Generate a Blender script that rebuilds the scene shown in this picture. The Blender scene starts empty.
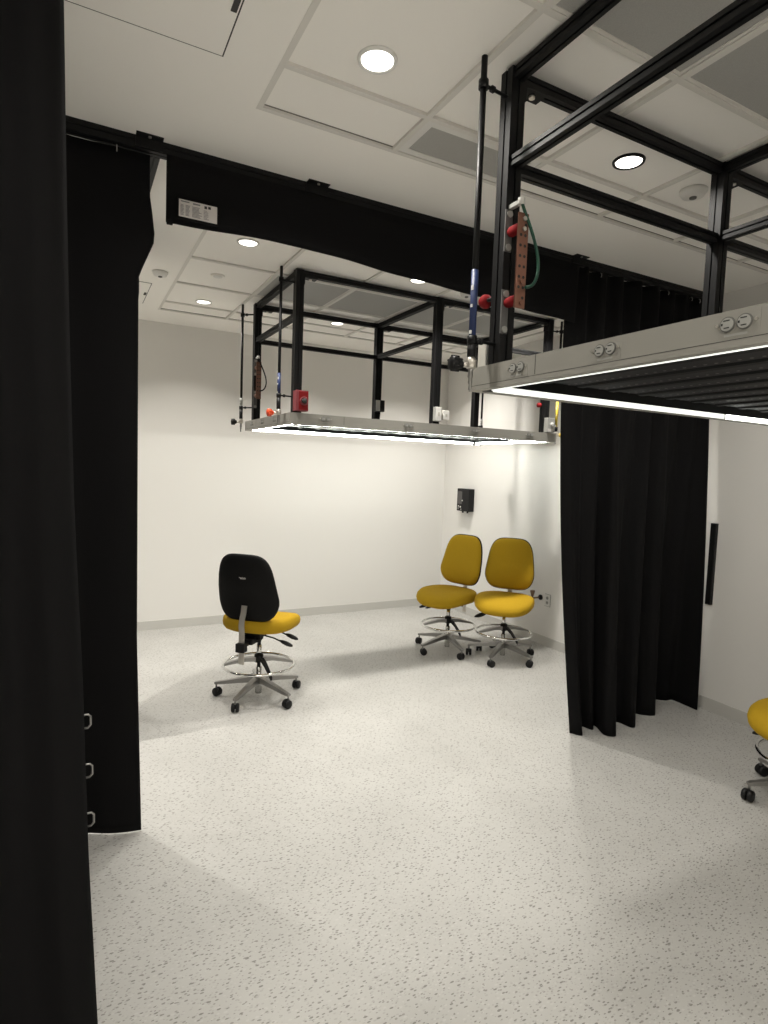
import bpy, bmesh, math, random
from mathutils import Vector, Matrix
random.seed(7)
C = bpy.context.scene.collection
R = math.radians
PI = math.pi
H = 1.75            # camera height
ZC = 3.141          # ceiling height
XR, YB = 4.29, 6.40 # right wall, back wall
XL, YF = -2.60, -3.00

# ------------------------------------------------------------------ materials
def mat(name, col, rough=0.5, metal=0.0, spec=0.5, bump=0.0, bscale=200.0, emit=None, estr=0.0, mottle=0.0):
    m = bpy.data.materials.new(name); m.use_nodes = True
    nt = m.node_tree; b = nt.nodes['Principled BSDF']
    b.inputs['Base Color'].default_value = (*col, 1)
    b.inputs['Roughness'].default_value = rough
    b.inputs['Metallic'].default_value = metal
    b.inputs['Specular IOR Level'].default_value = spec
    if emit:
        b.inputs['Emission Color'].default_value = (*emit, 1)
        b.inputs['Emission Strength'].default_value = estr
    if bump or mottle:
        tc = nt.nodes.new('ShaderNodeTexCoord')
        nz = nt.nodes.new('ShaderNodeTexNoise'); nz.inputs['Scale'].default_value = bscale
        nz.inputs['Detail'].default_value = 3
        nt.links.new(tc.outputs['Object'], nz.inputs['Vector'])
        if bump:
            bp = nt.nodes.new('ShaderNodeBump'); bp.inputs['Strength'].default_value = bump
            bp.inputs['Distance'].default_value = 0.002
            nt.links.new(nz.outputs['Fac'], bp.inputs['Height'])
            nt.links.new(bp.outputs['Normal'], b.inputs['Normal'])
        if mottle:
            rp = nt.nodes.new('ShaderNodeValToRGB')
            rp.color_ramp.elements[0].position = 0.3; rp.color_ramp.elements[1].position = 0.7
            rp.color_ramp.elements[0].color = (*[c*(1-mottle) for c in col], 1)
            rp.color_ramp.elements[1].color = (*[min(1, c*(1+mottle)) for c in col], 1)
            nt.links.new(nz.outputs['Fac'], rp.inputs['Fac'])
            nt.links.new(rp.outputs['Color'], b.inputs['Base Color'])
    return m

M = {}
LED, LEDHOT, PW, SPILL = 50.0, 55.0, 16.0, 150
LEDN, LEDHOTN = .85, 7.0
M['wall']    = mat('wall_paint', (.80, .785, .755), .75, bump=.08, bscale=160)
M['ceil']    = mat('ceiling_paint', (.93, .907, .862), .85, bump=.06, bscale=120)
M['tile']    = mat('ceiling_tile', (.93, .907, .862), .85, bump=.1, bscale=300)
M['tbar']    = mat('ceiling_grid', (.72, .70, .655), .5)
M['vent']    = mat('filter_grey', (.40, .395, .375), .7, bump=.2, bscale=400, mottle=.08)
M['base']    = mat('baseboard_vinyl', (.56, .55, .52), .5)
M['seam']    = mat('dark_seam', (.05, .048, .045), .8)
M['gap']     = mat('tile_gap', (.20, .19, .175), .8)
M['cloth']   = mat('black_curtain_cloth', (.0068, .0066, .0070), .9, spec=.12, bump=.3, bscale=500)
M['alu']     = mat('black_anodised', (.0055, .0055, .006), .5, spec=.22)
M['alus']    = mat('black_slot', (.003, .003, .003), .7, spec=.2)
M['panel']   = mat('beige_powder_coat', (.27, .262, .235), .5, bump=.05, bscale=600)
M['lip']     = mat('pale_lip', (.52, .50, .45), .4)
M['shelf']   = None
M['black']   = mat('black_plastic', (.006, .006, .0065), .5, spec=.3)
M['shell']   = mat('black_shell', (.0045, .0043, .0043), .65, spec=.2, bump=.15, bscale=900)
M['chrome']  = mat('chrome', (.75, .75, .74), .12, 1.0)
M['satin']   = mat('satin_aluminium', (.30, .295, .285), .34, 1.0)
M['steel']   = mat('brushed_steel', (.60, .57, .52), .35, .9)
M['yellow']  = mat('mustard_fabric', (.44, .272, .012), .85, spec=.2, bump=.35, bscale=420, mottle=.10)
M['copper']  = mat('copper', (.27, .135, .098), .42, .85)
M['bronze']  = mat('dull_copper', (.20, .105, .075), .45, .7)
M['red']     = mat('red_plastic', (.19, .009, .011), .75, spec=.15)
M['redbox']  = mat('red_box_paint', (.22, .038, .046), .55)
M['orange']  = mat('orange_red_plastic', (.75, .09, .03), .35)
M['green']   = mat('green_cable_jacket', (.010, .075, .045), .45)
M['blue']    = mat('blue_label', (.010, .024, .095), .5)
M['ywl']     = mat('yellow_pipe_paint', (.62, .46, .05), .4)
M['white']   = mat('white_plastic', (.74, .73, .70), .45)
M['paper']   = mat('label_paper', (.60, .57, .55), .7)
M['ink']     = mat('grey_ink', (.20, .19, .20), .8)
M['inkd']    = mat('dark_ink', (.03, .03, .03), .8)
M['grey']    = mat('grey_paint', (.33, .33, .31), .45)
M['bracket'] = mat('bracket_grey', (.12, .118, .115), .5)
M['outl']    = mat('outlet_grey', (.12, .118, .11), .45)
M['brass']   = mat('dark_brass', (.22, .14, .09), .45, .6)
M['screen']  = mat('grey_screen', (.07, .065, .065), .3)
M['led']     = mat('led_diffuser', (.8, .8, .8), .4, emit=(.97, 1.0, .93), estr=LED)
M['ledhot']  = mat('led_diffuser_bright', (.8, .8, .8), .4, emit=(.97, 1.0, .93), estr=LEDHOT)
M['ledn']    = mat('led_diffuser_dimmed', (.8, .8, .8), .4, emit=(.97, 1.0, .93), estr=LEDN)
M['ledhotn'] = mat('led_diffuser_half', (.8, .8, .8), .4, emit=(.97, 1.0, .93), estr=LEDHOTN)
M['leddim']  = mat('led_diffuser_edge', (.8, .8, .8), .4, emit=(.97, 1.0, .93), estr=1.0)
M['lens']    = mat('downlight_lens', (.8, .8, .8), .4, emit=(1.0, .95, .86), estr=6.0)

def floor_material():
    m = bpy.data.materials.new('speckled_sheet_floor'); m.use_nodes = True
    nt = m.node_tree; b = nt.nodes['Principled BSDF']; L = nt.links.new
    tc = nt.nodes.new('ShaderNodeTexCoord')
    def flecks(rot, sx, sy, pick, rad, off):
        mp = nt.nodes.new('ShaderNodeMapping')
        mp.inputs['Rotation'].default_value = (0, 0, R(rot)); mp.inputs['Scale'].default_value = (sx, sy, 1)
        mp.inputs['Location'].default_value = (off, off*.7, 0)
        L(tc.outputs['Object'], mp.inputs['Vector'])
        nz = nt.nodes.new('ShaderNodeTexNoise'); nz.inputs['Scale'].default_value = 3.0
        L(mp.outputs['Vector'], nz.inputs['Vector'])
        mx = nt.nodes.new('ShaderNodeMix'); mx.data_type = 'VECTOR'; mx.inputs['Factor'].default_value = .12
        L(mp.outputs['Vector'], mx.inputs[4]); L(nz.outputs['Color'], mx.inputs[5])
        v = nt.nodes.new('ShaderNodeTexVoronoi'); v.voronoi_dimensions = '2D'; v.inputs['Scale'].default_value = 1.0
        L(mx.outputs[1], v.inputs['Vector'])
        sp = nt.nodes.new('ShaderNodeSeparateColor'); L(v.outputs['Color'], sp.inputs['Color'])
        a = nt.nodes.new('ShaderNodeMath'); a.operation = 'LESS_THAN'; a.inputs[1].default_value = pick
        L(sp.outputs['Red'], a.inputs[0])
        r = nt.nodes.new('ShaderNodeMath'); r.operation = 'MULTIPLY'; r.inputs[1].default_value = rad
        ad = nt.nodes.new('ShaderNodeMath'); ad.operation = 'ADD'; ad.inputs[1].default_value = .35
        L(sp.outputs['Green'], ad.inputs[0]); L(ad.outputs[0], r.inputs[0])
        d = nt.nodes.new('ShaderNodeMath'); d.operation = 'LESS_THAN'
        L(v.outputs['Distance'], d.inputs[0]); L(r.outputs[0], d.inputs[1])
        o = nt.nodes.new('ShaderNodeMath'); o.operation = 'MULTIPLY'
        L(a.outputs[0], o.inputs[0]); L(d.outputs[0], o.inputs[1])
        return o.outputs[0]
    n0 = nt.nodes.new('ShaderNodeTexNoise'); n0.inputs['Scale'].default_value = 2.2; n0.inputs['Detail'].default_value = 4
    L(tc.outputs['Object'], n0.inputs['Vector'])
    rp = nt.nodes.new('ShaderNodeValToRGB')
    rp.color_ramp.elements[0].color = (0.452, 0.445, 0.425, 1); rp.color_ramp.elements[1].color = (0.496, 0.489, 0.468, 1)
    rp.color_ramp.elements[0].position = .35; rp.color_ramp.elements[1].position = .65
    L(n0.outputs['Fac'], rp.inputs['Fac'])
    cur = rp.outputs['Color']
    for (rot, sx, sy, pick, rad, off, col, k) in (
        (30, 60, 110, .50, .24, 1.3, (.37, .36, .345), .6),
        (-35, 50, 90, .40, .24, 4.1, (.54, .53, .51), .5),
        (15, 26, 64, .62, .135, 2.7, (.20, .19, .175), .9),
        (-60, 28, 66, .52, .125, 7.9, (.225, .21, .20), .9),
        (80, 42, 70, .40, .16, 9.2, (.25, .235, .22), .8)):
        f = flecks(rot, sx, sy, pick, rad, off)
        mu = nt.nodes.new('ShaderNodeMath'); mu.operation = 'MULTIPLY'; mu.inputs[1].default_value = k
        L(f, mu.inputs[0])
        mx = nt.nodes.new('ShaderNodeMix'); mx.data_type = 'RGBA'
        L(mu.outputs[0], mx.inputs['Factor']); L(cur, mx.inputs[6]); mx.inputs[7].default_value = (*col, 1)
        cur = mx.outputs[2]
    L(cur, b.inputs['Base Color'])
    b.inputs['Roughness'].default_value = .42; b.inputs['Specular IOR Level'].default_value = .35
    return m
M['floor'] = floor_material()

def shelf_material():
    m = bpy.data.materials.new('perforated_dark_tray'); m.use_nodes = True
    nt = m.node_tree; b = nt.nodes['Principled BSDF']; L = nt.links.new
    tc = nt.nodes.new('ShaderNodeTexCoord')
    mp = nt.nodes.new('ShaderNodeMapping'); mp.inputs['Scale'].default_value = (1/.17, 1/.035, 0.0)
    L(tc.outputs['Object'], mp.inputs['Vector'])
    v = nt.nodes.new('ShaderNodeTexVoronoi'); v.voronoi_dimensions = '2D'; v.inputs['Scale'].default_value = 1
    v.inputs['Randomness'].default_value = 0
    sp = nt.nodes.new('ShaderNodeVectorMath'); sp.operation = 'FRACTION'; L(mp.outputs['Vector'], sp.inputs[0])
    su = nt.nodes.new('ShaderNodeVectorMath'); su.operation = 'SUBTRACT'; su.inputs[1].default_value = (.5, .5, 0)
    L(sp.outputs[0], su.inputs[0])
    sc = nt.nodes.new('ShaderNodeVectorMath'); sc.operation = 'MULTIPLY'; sc.inputs[1].default_value = (.17, .035, 0)
    L(su.outputs[0], sc.inputs[0])
    ln = nt.nodes.new('ShaderNodeVectorMath'); ln.operation = 'LENGTH'; L(sc.outputs[0], ln.inputs[0])
    lt = nt.nodes.new('ShaderNodeMath'); lt.operation = 'LESS_THAN'; lt.inputs[1].default_value = .0055
    L(ln.outputs['Value'], lt.inputs[0])
    mx = nt.nodes.new('ShaderNodeMix'); mx.data_type = 'RGBA'
    mx.inputs[6].default_value = (.012, .011, .0125, 1); mx.inputs[7].default_value = (.20, .20, .19, 1)  # pale dots painted as light showing through the holes
    L(lt.outputs[0], mx.inputs['Factor']); L(mx.outputs[2], b.inputs['Base Color'])
    b.inputs['Roughness'].default_value = .6; b.inputs['Specular IOR Level'].default_value = .2
    return m
M['shelf'] = shelf_material()

# ------------------------------------------------------------------ mesh builder
class MB:
    def __init__(s): s.bm = bmesh.new(); s.mats = []
    def mi(s, m):
        if m not in s.mats: s.mats.append(m)
        return s.mats.index(m)
    def _tag(s, faces, m, smooth=False):
        i = s.mi(m)
        for f in faces: f.material_index = i; f.smooth = smooth
    def box(s, x0, x1, y0, y1, z0, z1, m, bev=0.0, mtx=None):
        r = bmesh.ops.create_cube(s.bm, size=1.0)
        vs = r['verts']
        for v in vs:
            v.co = Vector((x0 + (v.co.x+.5)*(x1-x0), y0 + (v.co.y+.5)*(y1-y0), z0 + (v.co.z+.5)*(z1-z0)))
        fs = set(f for v in vs for f in v.link_faces)
        if bev > 0:
            es = set(e for v in vs for e in v.link_edges)
            rr = bmesh.ops.bevel(s.bm, geom=list(es), offset=bev, segments=2, affect='EDGES', profile=.6)
            fs = set(f for f in rr['faces']) | set(f for v in rr['verts'] for f in v.link_faces)
            vs = list(set(v for f in fs for v in f.verts))
        s._tag(fs, m)
        if mtx is not None:
            for v in vs: v.co = mtx @ v.co
        return s
    def prism(s, poly, a, b, axis, m):
        """extrude a 2-D polygon from a to b along axis ('x','y','z')"""
        def P(u, w, t):
            return {'x': (t, u, w), 'y': (u, t, w), 'z': (u, w, t)}[axis]
        A = [s.bm.verts.new(P(u, w, a)) for u, w in poly]
        B = [s.bm.verts.new(P(u, w, b)) for u, w in poly]
        n = len(poly); fs = []
        for i in range(n):
            fs.append(s.bm.faces.new((A[i], A[(i+1) % n], B[(i+1) % n], B[i])))
        fs.append(s.bm.faces.new(A[::-1])); fs.append(s.bm.faces.new(B))
        s._tag(fs, m); return s
    def rings(s, rings, m, smooth=True, cap=True, closed=True):
        """rings: list of equally long vertex loops"""
        V = [[s.bm.verts.new(p) for p in r] for r in rings]
        fs = []; n = len(V[0])
        for a, b in zip(V[:-1], V[1:]):
            for i in range(n if closed else n-1):
                j = (i+1) % n
                fs.append(s.bm.faces.new((a[i], a[j], b[j], b[i])))
        if cap:
            fs.append(s.bm.faces.new(V[0][::-1])); fs.append(s.bm.faces.new(V[-1]))
        s._tag(fs, m, smooth); return s
    def tube(s, pts, r, m, seg=10, closed=False):
        pts = [Vector(p) for p in pts]; n = len(pts); rr = r if isinstance(r, (list, tuple)) else [r]*n
        out = []; prev = None
        for i, p in enumerate(pts):
            if closed: t = pts[(i+1) % n] - pts[i-1]
            else: t = pts[min(i+1, n-1)] - pts[max(i-1, 0)]
            t.normalize()
            if prev is None:
                u = t.orthogonal().normalized()
            else:
                u = (prev - t*prev.dot(t)).normalized()
            prev = u; w = t.cross(u)
            out.append([p + (u*math.cos(2*PI*k/seg) + w*math.sin(2*PI*k/seg))*rr[i] for k in range(seg)])
        if closed: out.append(out[0]); 
        if closed:
            V = [[s.bm.verts.new(p) for p in ring] for ring in out[:-1]]; fs = []
            for i in range(n):
                a, b = V[i], V[(i+1) % n]
                # best rotational match when the loop closes
                o = 0
                if i == n-1: o = min(range(seg), key=lambda q: (a[0].co - b[q].co).length)
                for k in range(seg):
                    fs.append(s.bm.faces.new((a[k], a[(k+1) % seg], b[(k+1+o) % seg], b[(k+o) % seg])))
            s._tag(fs, m, True); return s
        return s.rings(out, m, True, True)
    def cyl(s, p0, p1, r, m, seg=20, r1=None):
        p0 = Vector(p0); p1 = Vector(p1); t = (p1-p0).normalized(); u = t.orthogonal().normalized(); w = t.cross(u)
        r1 = r if r1 is None else r1
        A = [p0+(u*math.cos(2*PI*k/seg)+w*math.sin(2*PI*k/seg))*r for k in range(seg)]
        B = [p1+(u*math.cos(2*PI*k/seg)+w*math.sin(2*PI*k/seg))*r1 for k in range(seg)]
        V = [[s.bm.verts.new(p) for p in q] for q in (A, B)]; fs = []
        for i in range(seg):
            f = s.bm.faces.new((V[0][i], V[0][(i+1) % seg], V[1][(i+1) % seg], V[1][i])); f.smooth = True; fs.append(f)
        caps = [s.bm.faces.new(V[0][::-1]), s.bm.faces.new(V[1])]
        s._tag(fs, m, True); s._tag(caps, m, False); return s
    def lathe(s, prof, m, seg=28, o=(0, 0, 0), axis='z'):
        rings = []
        for r, h in prof:
            ring = []
            for k in range(seg):
                a = 2*PI*k/seg; u, w = r*math.cos(a), r*math.sin(a)
                q = {'z': (u, w, h), 'x': (h, u, w), 'y': (u, h, w)}[axis]
                ring.append(Vector(o)+Vector(q))
            rings.append(ring)
        return s.rings(rings, m, True, True)
    def xf(s, mtx):
        for v in s.bm.verts: v.co = mtx @ v.co
        return s
    def build(s, name, parent=None, loc=None):
        bmesh.ops.recalc_face_normals(s.bm, faces=s.bm.faces)
        me = bpy.data.meshes.new(name); s.bm.to_mesh(me); s.bm.free()
        for m in s.mats: me.materials.append(m)
        o = bpy.data.objects.new(name, me); C.objects.link(o)
        if parent is not None: o.parent = parent
        if loc: o.location = loc
        return o

def tag(o, label, cat, group=None):
    o['label'] = label; o['category'] = cat
    if group: o['group'] = group
    return o
def thing(name, label, cat, loc=(0, 0, 0), rz=0, group=None):
    o = bpy.data.objects.new(name, None); C.objects.link(o); o.empty_display_size = .1
    o.location = loc; o.rotation_euler = (0, 0, rz)
    return tag(o, label, cat, group)
def struct(o): o['kind'] = 'structure'; return o
def copy_tree(o, parent=None):
    c = o.copy(); C.objects.link(c)
    if parent is not None: c.parent = parent
    for ch in list(o.children): copy_tree(ch, c)
    return c

# ------------------------------------------------------------------ room shell
struct(MB().box(XL-.1, XR+.1, YF-.1, YB+.1, -.12, 0, M['floor']).build('floor'))
struct(MB().box(XL-.1, XR+.1, YB, YB+.1, 0, ZC+.15, M['wall']).build('wall_back'))
struct(MB().box(XR, XR+.1, YF, YB, 0, ZC+.15, M['wall']).build('wall_right'))
struct(MB().box(XL-.1, XL, YF, YB, 0, ZC+.15, M['wall']).build('wall_left'))
struct(MB().box(XL-.1, XR+.1, YF-.1, YF, 0, ZC+.15, M['wall']).build('wall_front'))
BBH = .092
struct(MB().prism([(YB-.012, 0), (YB, 0), (YB, BBH), (YB-.008, BBH)], XL, XR-.012, 'x', M['base']).build('baseboard_back'))
struct(MB().prism([(XR-.012, 0), (XR, 0), (XR, BBH), (XR-.008, BBH)], YF, YB, 'y', M['base']).build('baseboard_right'))

# ceiling with two recessed tile fields
zones = [(.64, 4.10, -2.70, 2.385), (.70, 4.10, 3.30, 5.885)]
cb = MB()
ys = [YF, zones[0][2], zones[0][3], zones[1][2], zones[1][3], YB]
for i in range(5):
    z = zones[0] if i == 1 else zones[1] if i == 3 else None
    if z is None: cb.box(XL, XR, ys[i], ys[i+1], ZC, ZC+.06, M['ceil'])
    else:
        cb.box(XL, z[0], ys[i], ys[i+1], ZC, ZC+.06, M['ceil']); cb.box(z[1], XR, ys[i], ys[i+1], ZC, ZC+.06, M['ceil'])
struct(cb.build('ceiling'))
gx = [[1.25, 1.875, 2.505, 3.13, 3.755], [1.325, 1.955, 2.58, 3.205, 3.83]]
gy = [[2.09, 1.445, .81, .175, -.46, -1.095, -1.73, -2.365], [3.65, 4.285, 4.93, 5.57]]
for k, z in enumerate(zones):
    struct(MB().box(z[0], z[1], z[2], z[3], ZC+.012, ZC+.06, M['tile']).build('ceiling_tiles' if k == 0 else 'ceiling_tiles.001'))
    t = MB(); w = .012
    for x in gx[k]: t.box(x-w, x+w, z[2]+.022, z[3]-.022, ZC-.001, ZC+.012, M['tbar'])
    for y in gy[k]: t.box(z[0]+.022, z[1]-.022, y-w, y+w, ZC-.0005, ZC+.012, M['tbar'])
    for (a, b2, c, d) in ((z[0], z[0]+.022, z[2], z[3]), (z[1]-.022, z[1], z[2], z[3]), (z[0]+.022, z[1]-.022, z[2], z[2]+.022), (z[0]+.022, z[1]-.022, z[3]-.022, z[3])):
        t.box(a, b2, c, d, ZC-.0015, ZC+.012, M['tbar'])
    # shadow gaps of the tiles where they sit against the bars
    for y in gy[k]: t.box(z[0]+.024, z[1]-.024, y+w, y+w+.004, ZC+.0085, ZC+.0125, M['gap'])
    t.box(z[0]+.024, z[1]-.024, z[3]-.025, z[3]-.022, ZC+.0085, ZC+.0125, M['gap'])
    struct(t.build('trim_%d' % (k+1)))

# grey filter diffusers set into the grid
def diffuser(x0, x1, y0, y1, label, framed=False):
    o = thing('ceiling_diffuser', label, 'vent', ((x0+x1)/2, (y0+y1)/2, ZC+.012), 0, 'grey diffusers in the ceiling grid')
    hx, hy = (x1-x0)/2, (y1-y0)/2
    b = .034 if framed else .012
    f = MB()
    for (a, c, d, e) in ((-hx, -hx+b, -hy, hy), (hx-b, hx, -hy, hy), (-hx+b, hx-b, -hy, -hy+b), (-hx+b, hx-b, hy-b, hy)):
        f.box(a, c, d, e, -.009, 0, M['white'] if framed else M['tbar'])
    f.build('frame', o)
    MB().box(-hx+b, hx-b, -hy+b, hy-b, -.006, 0, M['vent']).build('face', o)
    return o
g = .013
diffuser(1.25+g, 1.875-g, 2.09+g, 2.385-.023, 'narrow grey ceiling diffuser in a white frame behind the near equipment frame corner', True)
near_names = ['grey ceiling diffuser seen left of the near frame top beams', 'grey ceiling diffuser between the two crossing near frame beams',
              'grey ceiling diffuser at the upper right corner of the photo']
for i, lb in enumerate(near_names):
    xs = [1.25, 1.875, 2.505, 3.13][i:i+2]; diffuser(xs[0]+g, xs[1]-g, .81+g, 1.445-g, lb)
far_names = ['grey ceiling diffuser over the left end of the far frame', 'grey ceiling diffuser over the far frame just left of its middle posts',
             'grey ceiling diffuser over the far frame just right of its middle posts', 'grey ceiling diffuser over the right end of the far frame']
for i, lb in enumerate(far_names):
    xs = [1.325, 1.955, 2.58, 3.205, 3.83][i:i+2]; diffuser(xs[0]+g, xs[1]-g, 4.285+g, 4.93-g, lb)

# access hatches
def hatch(x0, x1, y0, y1, latch, label):
    o = thing('access_hatch', label, 'hatch', ((x0+x1)/2, (y0+y1)/2, ZC), 0, 'access hatches in the ceiling')
    hx, hy = (x1-x0)/2, (y1-y0)/2; w = .005
    f = MB()
    for (a, c, d, e) in ((-hx, -hx+w, -hy, hy), (hx-w, hx, -hy, hy), (-hx, hx, -hy, -hy+w), (-hx, hx, hy-w, hy)): f.box(a, c, d, e, -.002, 0, M['seam'])
    f.build('edge_gap', o)
    MB().box(-hx+w, hx-w, -hy+w, hy-w, -.003, 0, M['ceil']).build('door', o)
    lx, ly = latch[0]-(x0+x1)/2, latch[1]-(y0+y1)/2
    MB().box(lx-.012, lx+.006, ly-.05, ly+.03, -.006, -.003, M['seam']).build('latch', o)
hatch(-.20, .462, 1.49, 2.155, (.446, 1.90), 'large square ceiling access hatch near the top left of the photo')
hatch(-.10, .56, 5.06, 5.73, (.545, 5.40), 'ceiling access hatch in the far room beside the left curtain')

# recessed downlights
def downlight(x, y, label, ring='white', power=15.0, spill=SPILL):
    zz = ZC - .001
    inz = any(z[0] < x < z[1] and z[2] < y < z[3] for z in zones)
    z0 = ZC + (.012 if inz else 0)
    o = thing('downlight', label, 'ceiling light', (x, y, z0), 0, 'recessed downlights')
    rm = M['white'] if ring == 'white' else M['alu']
    MB().lathe([(.056, -.003), (.060, -.010), (.068, -.007), (.070, 0), (.056, 0)], rm, 36).build('trim_ring', o)
    MB().lathe([(.0005, -.004), (.056, -.004), (.056, -.001), (.0005, -.001)], M['lens'], 36).build('lens', o)
    ld = bpy.data.lights.new('downlight_lamp', 'AREA'); ld.shape = 'DISK'; ld.size = .10
    ld.energy = power; ld.color = (1.0, .96, .885); ld.spread = R(spill)
    lo = bpy.data.objects.new('lamp', ld); C.objects.link(lo); lo.parent = o; lo.location = (0, 0, -.006)
    return o
for (x, y, lb, rg) in ((.932, 1.912, 'large white rimmed downlight at the top centre nearest the camera', 'white'),
    (2.19, 1.912, 'black rimmed downlight seen through the near frame beams', 'black'),
    (.99, 3.815, 'downlight just under the black valance left of the far frame', 'white'),
    (1.02, 5.40, 'small downlight nearest the back wall at the left', 'white'),
    (2.27, 3.84, 'downlight just under the valance above the far frame middle', 'white'),
    (3.56, 3.86, 'downlight beside the top of the right curtain behind the near frame post', 'white'),
    (2.29, 5.40, 'small downlight half hidden behind the far frame back beam', 'white'),
    (3.56, 5.40, 'small downlight glimpsed behind the far frame right of its middle posts', 'white'),
    (-.97, .92, 'downlight above the left curtain bay outside the photo', 'white'),
    (-.29, 3.81, 'downlight behind the left curtain in the far room', 'white'),
    (.93, .02, 'downlight above the camera outside the photo', 'white'),
    (2.19, .02, 'downlight over the near end of the near frame outside the photo', 'white'),
    (-.10, -.30, 'downlight left of the camera outside the photo', 'white'),
    (3.45, 1.912, 'added fill downlight above the near frame beside the right wall outside the photo', 'white'),  # added lamp out of view, brightens the right wall
    (3.45, .02, 'added fill downlight in the right corner beside the camera outside the photo', 'white'),  # added out of view to raise the light near the right wall
    (.93, -1.88, 'added fill downlight far behind the camera outside the photo', 'white'),  # added unseen lamp, its floor bounce lifts the ceiling
    (2.19, -1.88, 'added fill downlight far behind the near frame outside the photo', 'white'),  # also added behind the view to raise the ambient bounce
    (-.97, -1.88, 'added fill downlight behind the foreground curtain outside the photo', 'white'),  # added unseen lamp for more bounced light overhead
    (-1.60, 3.81, 'added fill downlight far left in the far room hidden by the left curtain', 'white'),  # added unseen lamp to lift the bounce in the far room
    (-.29, 5.40, 'small added fill downlight near the back wall hidden by the left curtain', 'white')):  # added unseen lamp feeding ambient light to the far bay
    downlight(x, y, lb, rg, PW*((.72 if x < 3 else 1.1) if y > 5 else (.72 if .5 < x < 1.5 else 1.02) if y > 3 else (.40 if x > 3 else .85 if x < 1.5 else .58) if y > 1 else (.25 if x > 1.5 else .60) if y > -.5 and y < .5 else .5 if y > 0 else 2.3), 82 if y < -1 else 122 if y > 5 else 114 if y > 3 and x > -1 else SPILL)

# detectors and sprinkler covers
def detector(x, y, z, r, label):
    o = thing('smoke_detector', label, 'detector', (x, y, z), 0, 'ceiling detectors')
    MB().lathe([(r*.55, -.034), (r*.80, -.030), (r*.94, -.016), (r, -.012), (r, 0)], M['white'], 30).build('housing', o)
    MB().lathe([(r*.16, -.042), (r*.26, -.040), (r*.28, -.032)], M['outl'], 16).build('sensor', o)
detector(2.67, 1.93, ZC+.012, .062, 'white smoke detector on the ceiling behind the near frame middle post')
detector(.578, 4.72, ZC, .055, 'small detector on the ceiling beside the left curtain top')
detector(2.735, 3.88, ZC+.012, .055, 'round grey detector above the far frame left of the near pipe')
o = thing('sprinkler_cover', 'flat round cover on a far ceiling tile between two downlights', 'cover', (.97, 4.60, ZC+.012))
MB().lathe([(.046, -.010), (.050, -.008), (.052, 0)], M['ceil'], 30).build('plate', o)
MB().lathe([(.030, -.013), (.034, -.011), (.034, -.009)], M['white'], 24).build('centre_disc', o)

# ------------------------------------------------------------------ aluminium profile
def slot_poly(cu, cw, su, sw, nu=1, nw=1, g=.004, d=.005):
    """rectangle su x sw centred at (cu,cw) with T-slot grooves in each side"""
    hu, hw = su/2, sw/2
    def side(n, L): return [(-L + 2*L*(i+.5)/n) for i in range(n)]
    P = []
    P.append((-hu, -hw))
    for c in side(nu, hu): P += [(c-g, -hw), (c-g, -hw+d), (c+g, -hw+d), (c+g, -hw)]
    P.append((hu, -hw))
    for c in side(nw, hw): P += [(hu, c-g), (hu-d, c-g), (hu-d, c+g), (hu, c+g)]
    P.append((hu, hw))
    for c in reversed(side(nu, hu)): P += [(c+g, hw), (c+g, hw-d), (c-g, hw-d), (c-g, hw)]
    P.append((-hu, hw))
    for c in reversed(side(nw, hw)): P += [(-hu, c+g), (-hu+d, c+g), (-hu+d, c-g), (-hu, c-g)]
    return [(cu+a, cw+b) for a, b in P]
def profile(axis, a, b, cu, cw, su, sw, nu=1, nw=1):
    return MB().prism(slot_poly(cu, cw, su, sw, nu, nw), a, b, axis, M['alu'])

# ------------------------------------------------------------------ overhead equipment frame
PZ0, PZ1 = 2.045, 2.127
def outlet_mesh(p, face, wide=.075):
    """duplex outlet lying lengthways; face 'x' = looks to -x, 'y' = looks to -y; p = centre on the panel face"""
    b = MB()
    def put(u0, u1, w0, w1, t0, t1, m, bev=0):
        if face == 'x': b.box(p[0]-t1, p[0]-t0, p[1]-u1, p[1]-u0, p[2]+w0, p[2]+w1, m, bev)
        else: b.box(p[0]+u0, p[0]+u1, p[1]-t1, p[1]-t0, p[2]+w0, p[2]+w1, m, bev)
    def disc(u, w, r, t, m):
        if face == 'x': b.cyl((p[0], p[1]-u, p[2]+w), (p[0]-t, p[1]-u, p[2]+w), r, m, 24)
        else: b.cyl((p[0]+u, p[1], p[2]+w), (p[0]+u, p[1]-t, p[2]+w), r, m, 24)
    put(-.052, .052, -.027, .027, 0, .0006, M['panel'])
    for u in (-.019, .019):
        disc(u, .003, .0170, .0040, M['outl'])
        disc(u, .003, .0145, .0052, M['grey'])
        put(u-.008, u+.006, .010, .0125, .005, .0058, M['inkd'])
        put(u-.006, u+.006, -.006, -.0035, .005, .0058, M['inkd'])
        put(u-.013, u-.009, .001, .006, .005, .0058, M['inkd'])
    for u in (-.043, .043): disc(u, .004, .0035, .003, M['steel'])
    put(-.026, .026, -.024, -.019, .0006, .0010, M['grey'])
    return b
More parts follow.
